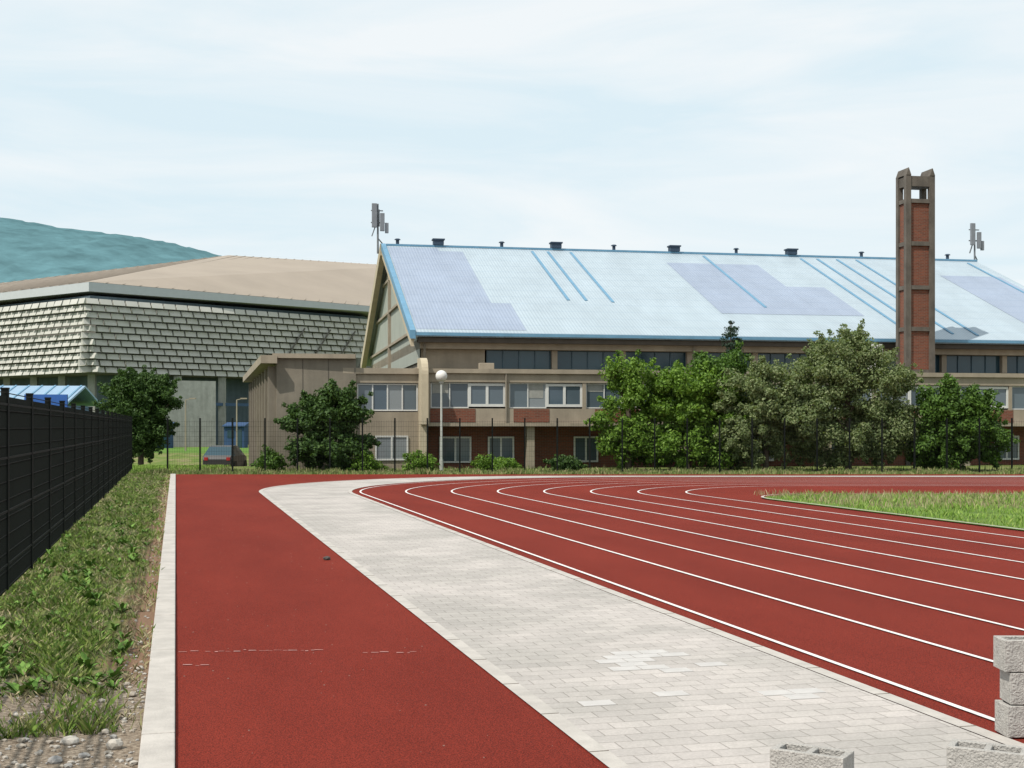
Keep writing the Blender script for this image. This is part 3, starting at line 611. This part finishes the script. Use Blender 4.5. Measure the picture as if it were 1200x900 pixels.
# ---------------- arena ----------------
AR=empty('sports_arena')
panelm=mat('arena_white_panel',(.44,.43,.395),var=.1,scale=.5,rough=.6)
def arena_face(mb,P0,P1,cut=None):
    P0=Vector((*P0,0)); P1=Vector((*P1,0)); L=(P1-P0).length; d=(P1-P0)/L; n=Vector((d.y,-d.x,0))
    rows=11; zb,zt=7.1,14.1; rh=(zt-zb)/rows; pitch=1.35
    for r_ in range(rows):
        z0=zb+r_*rh; z1=z0+rh*.80; lean0=-1.6*(1-r_/rows); lean1=-1.6*(1-(r_+.8)/rows)
        x=-(r_%2)*pitch/2
        while x<L-.3:
            xa=max(0,x+.09); xb=min(L,x+pitch-.09)
            if xb-xa>.3 and (cut is None or z0>cut(xa)):
                def q(xx,z,o): return tuple(P0+d*xx+n*o+Vector((0,0,z)))
                j=random.uniform(-.05,.05)
                A0,A1,A2,A3=q(xa,z0,lean0+.36+j),q(xb,z0,lean0+.36+j),q(xb,z1,lean1+.05),q(xa,z1,lean1+.05)
                B0,B1,B2,B3=q(xa,z0,lean0-.05),q(xb,z0,lean0-.05),q(xb,z1,lean1-.05),q(xa,z1,lean1-.05)
                k=len(mb.v); mb.v+=[A0,A1,A2,A3,B0,B1,B2,B3]
                for f in ((0,1,2,3),(0,4,5,1),(1,5,6,2),(0,3,7,4),(3,2,6,7)): mb.f.append(tuple(k+i for i in f)); mb.m.append(0)
            x+=pitch
a=MB(); arena_face(a,(-66,141),(-40,120)); arena_face(a,(-40,120),(-16,144),cut=lambda x: 7.0 if x<21 else 7.0+(x-21)*.22)
a.obj('facade_panels',panelm,parent=AR)
def inset(o): 
    return [(-66+.616*o,141+.787*o),(-40,120+o*1.35),(-16-.707*o,144+.707*o)]
def arpoly(o): 
    i=inset(o); return [i[0],i[1],i[2],(-12,185),(-60,190)]
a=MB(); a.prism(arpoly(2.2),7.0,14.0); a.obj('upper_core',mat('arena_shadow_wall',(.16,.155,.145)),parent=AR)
a=MB(); a.prism(arpoly(1.0),14.05,14.35); a.prism(arpoly(5.0),0,6.99); 
a.obj('base_walls',mat('arena_base',(.10,.135,.16),var=.2,scale=.4,streak=.2),parent=AR)
a=MB()
P0=Vector((-40,120,0)); d=(Vector((-16,144,0))-P0).normalized(); nn=Vector((d.y,-d.x,0))
for x in np.arange(22,33,3.4):
    bot=P0+d*x-nn*1.3; top2=P0+d*(x+3)+nn*.1; a.beam((bot.x,bot.y,7.05),(top2.x,top2.y,12.5),.16)
a.obj('truss_struts',mat('steel_grey',(.12,.11,.10)),parent=AR)
a=MB()
def alongs(P0,P1,step):
    P0=Vector((*P0,0)); P1=Vector((*P1,0)); L=(P1-P0).length; d=(P1-P0)/L
    x=1
    while x<L: yield P0+d*x,d; x+=step
for q,dd in list(alongs((-38,124.5),(-18,145),5.2))+list(alongs((-62,142),(-41,125),5.2)):
    a.beam((q.x,q.y,-.1),(q.x,q.y,7.0),.7,.5)
a.prism([(-33,118),(-28,121),(-29,123),(-34,120)],0,6.2)
a.obj('columns',mat('arena_column',(.30,.30,.28),streak=.2),parent=AR)
a=MB()
a.beam((-39.5,122.9,4.2),(-18,144.5,4.2),.2,.3); a.beam((-62,141.2,4.2),(-40.5,123.4,4.2),.2,.3)
a.obj('blue_band',mat('arena_blue',(.05,.09,.16)),parent=AR)
rt=mat('arena_roof_membrane',(.29,.245,.20),var=.08,scale=.15,rough=.8)
a=MB()
E0,E1,E2=(-68,141.5,15.3),(-40,121,15.6),(-12,146,15.3)
D_,B_,C_=(-68,164,20.0),(-36.5,165,24.0),(-14,170,23.2)
F0,F1,F2=(-62,195,15.3),(-36,205,15.3),(-8,195,15.3)
a.face([E0,E1,B_,D_]); a.face([E1,E2,C_,B_]); a.face([E2,F2,C_]); a.face([D_,B_,F1,F0]); a.face([B_,C_,F2,F1]); a.face([E0,D_,F0])
for i in range(1,22):
    f=i/22; p0=Vector(E1).lerp(Vector(E2),f); p1=Vector(B_).lerp(Vector(C_),f); a.beam(p0+Vector((0,0,.03)),p1+Vector((0,0,.03)),.08,.05)
    p0=Vector(E0).lerp(Vector(E1),f); p1=Vector(D_).lerp(Vector(B_),f); a.beam(p0+Vector((0,0,.03)),p1+Vector((0,0,.03)),.08,.05)
a.obj('roof',rt,parent=AR)
a=MB()
a.prism([E0[:2],E1[:2],E2[:2],F2[:2],F1[:2],F0[:2]],14.7,[15.28,15.58,15.28,15.28,15.28,15.28])
a.obj('roof_fascia',mat('arena_fascia',(.42,.44,.46),var=.04),parent=AR)

# ---------------- hill ----------------
cp=[(-3000,90),(-900,170),(-600,168),(-420,152),(-360,144),(-300,132),(-252,127),(-210,121),(-150,104),(-60,70),(100,50),(800,60),(3000,40)]
hx=np.concatenate([np.arange(-3000,-700,60),np.arange(-700,0,4),np.arange(0,3000,80)]); hz=np.interp(hx,[c[0] for c in cp],[c[1] for c in cp])
hz=np.convolve(np.pad(hz,8,mode='edge'),np.ones(17)/17,mode='valid')
hy=list(np.linspace(450,900,22))+[1000]
a=MB(); 
for j,yy in enumerate(hy):
    fr_=math.sin(min(1,(yy-450)/450)*math.pi/2)**.9 if yy<=900 else .8
    for i,xx in enumerate(hx): a.v.append((xx,yy,hz[i]*fr_*(1+.02*math.sin(xx*.013+j*.3))+(rng.normal()*.6 if j else 0)))
nh=len(hx)
for j in range(len(hy)-1):
    for i in range(nh-1): a.f.append((j*nh+i,j*nh+i+1,(j+1)*nh+i+1,(j+1)*nh+i)); a.m.append(0)
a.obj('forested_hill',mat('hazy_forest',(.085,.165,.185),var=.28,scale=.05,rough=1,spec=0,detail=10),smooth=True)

# ---------------- blue roof pavilion ----------------
P=empty('blue_roof_pavilion',(-36.5,88,-.3),math.radians(4))
a=MB(); a.box(-6,5.5,0,8,0,3.7); a.obj('walls',mat('pavilion_wall',(.10,.16,.26)),parent=P)
a=MB(); a.prism([(-6.5,-.6),(6,-.6),(6,4),(-6.5,4)],[3.75,3.75,5.0,5.0],[3.9,3.9,5.15,5.15]); a.prism([(-6.5,4.01),(6,4.01),(6,8.6),(-6.5,8.6)],[5.0,5.0,3.75,3.75],[5.15,5.15,3.9,3.9]); a.obj('roof',roof_mat('pavilion_roof',(.24,.35,.46)),parent=P)
a=MB()
for i in range(14): 
    xx=-6.3+i*.92; a.prism([(xx,-.6),(xx+.12,-.6),(xx+.12,4),(xx,4)],[3.905,3.905,5.155,5.155],[3.95,3.95,5.2,5.2])
a.obj('roof_seams',blue,parent=P)
a=MB(); a.box(-6.5,6,-.7,-.61,3.55,3.9); a.box(3.2,6.05,-1.0,-.75,2.6,4.4)
a.obj('fascia',mat('bright_blue',(.03,.10,.34)),parent=P)
for (kx,ky,kn) in ((-31.0,113,'kiosk_blue'),(-24.8,115,'kiosk_blue_b')):
    K=empty('blue_kiosk',(kx,ky,0)); a=MB(); a.box(-.9,.9,-.8,.8,0,1.9); a.prism([(-1,-1),(1,-1),(1,1),(-1,1)],1.91,[2.0,2.0,2.3,2.3]); a.obj('cabin',mat(kn,(.03,.065,.14)),parent=K); a=MB(); a.box(-.6,.0,-.83,-.805,.9,1.6); a.box(.2,.7,-.83,-.805,.05,1.7); a.obj('window_and_door',glassd,parent=K)
for xx in (-25.5,-21.5):
    q=empty('lamp_pole',(xx,100,0)); a=MB(); a.tube((0,0,0),(0,0,4.0),.07,.05); a.beam((0,0,4.0),(.5,0,4.1),.06); a.box(.3,.8,-.1,.1,4.05,4.15); a.obj('pole',conc,parent=q)

# ---------------- road and car ----------------
a=MB(); a.face([(-48,68,-.6),(-13.8,68,-.6),(-13.8,78,-.6),(-48,78,-.6)]); a.obj('access_road',mat('asphalt',(.13,.13,.125),bump=.3))
C=empty('parked_car',(-15.9,71,-.6))
paint=mat('car_dark_grey',(.022,.018,.019),rough=.3,var=.03,spec=.6)
sec=[(-2.0,.74,.35,.72,.74),(-1.9,.80,.28,.88,.95),(-1.2,.84,.25,.92,1.40),(-.3,.85,.25,.92,1.47),(.5,.85,.25,.92,1.40),(1.15,.84,.25,.90,.98),(1.85,.80,.27,.78,.80),(2.02,.70,.38,.62,.64)]
a=MB(); L=[]
for (yy,hw,zb,zbelt,ztop) in sec:
    tw=hw*.72 if ztop>zbelt+.1 else hw*.93
    pts=[(-hw*.95,zb),(-hw,zb+.2),(-hw,zbelt),(-tw,ztop),(tw,ztop),(hw,zbelt),(hw,zb+.2),(hw*.95,zb)]
    L.append(len(a.v)); a.v+=[(px,yy,pz) for px,pz in pts]
for i in range(len(L)-1):
    for j in range(8):
        k2=(j+1)%8; glassy=(j in (2,4) and 1<=i<=4) or (j==3 and i in (1,4))
        a.f.append((L[i]+j,L[i]+k2,L[i+1]+k2,L[i+1]+j)); a.m.append(1 if glassy else 0)
a.f.append(tuple(range(L[0],L[0]+8))); a.m.append(0); a.f.append(tuple(reversed(range(L[-1],L[-1]+8)))); a.m.append(0)
a.obj('body',[paint,glassd],parent=C)
a=MB()
for sx_ in (-.78,.78):
    for yy in (-1.25,1.3): a.tube((sx_-.1,yy,.31),(sx_+.1,yy,.31),.31,.31,18)
a.obj('wheels',dark,parent=C)
a=MB(); a.box(-.7,-.5,-2.03,-1.93,.68,.85); a.box(.5,.7,-2.03,-1.93,.68,.85); a.obj('tail_lights',mat('red_lens',(.3,.02,.02),rough=.2),parent=C)

# ---------------- hollow concrete blocks ----------------
blockm=mat('block_concrete',(.39,.37,.345),var=.2,scale=9,bump=.9,bscale=90)
def block(name,x,y,z,rz,parent=None):
    a=MB(); h=.19; w_=.035
    a.box(-.195,.195,-.095,-.095+w_,0,h); a.box(-.195,.195,.095-w_,.095,0,h)
    for c in (-.195,-.0175,.16): a.box(c,c+w_,-.095+w_+.0005,.095-w_-.0005,0,h-.002)
    return a.obj(name,blockm,loc=(x,y,z),rotz=rz,parent=parent,bevel=.004)
st_=empty('concrete_block_stack')
for r_ in range(3):
    for c in range(3):
        block('block_%d_%d'%(r_,c),3.16+c*.40+random.uniform(-.012,.012)+(.025 if r_==1 else 0),7.8+random.uniform(-.015,.015),.03+r_*.197,random.uniform(-.04,.04),st_)
block('hollow_block',1.56,6.66,.03,math.radians(-32)); block('hollow_block',2.50,6.72,.03,math.radians(-28)); block('hollow_block',2.86,6.55,.03,math.radians(12))
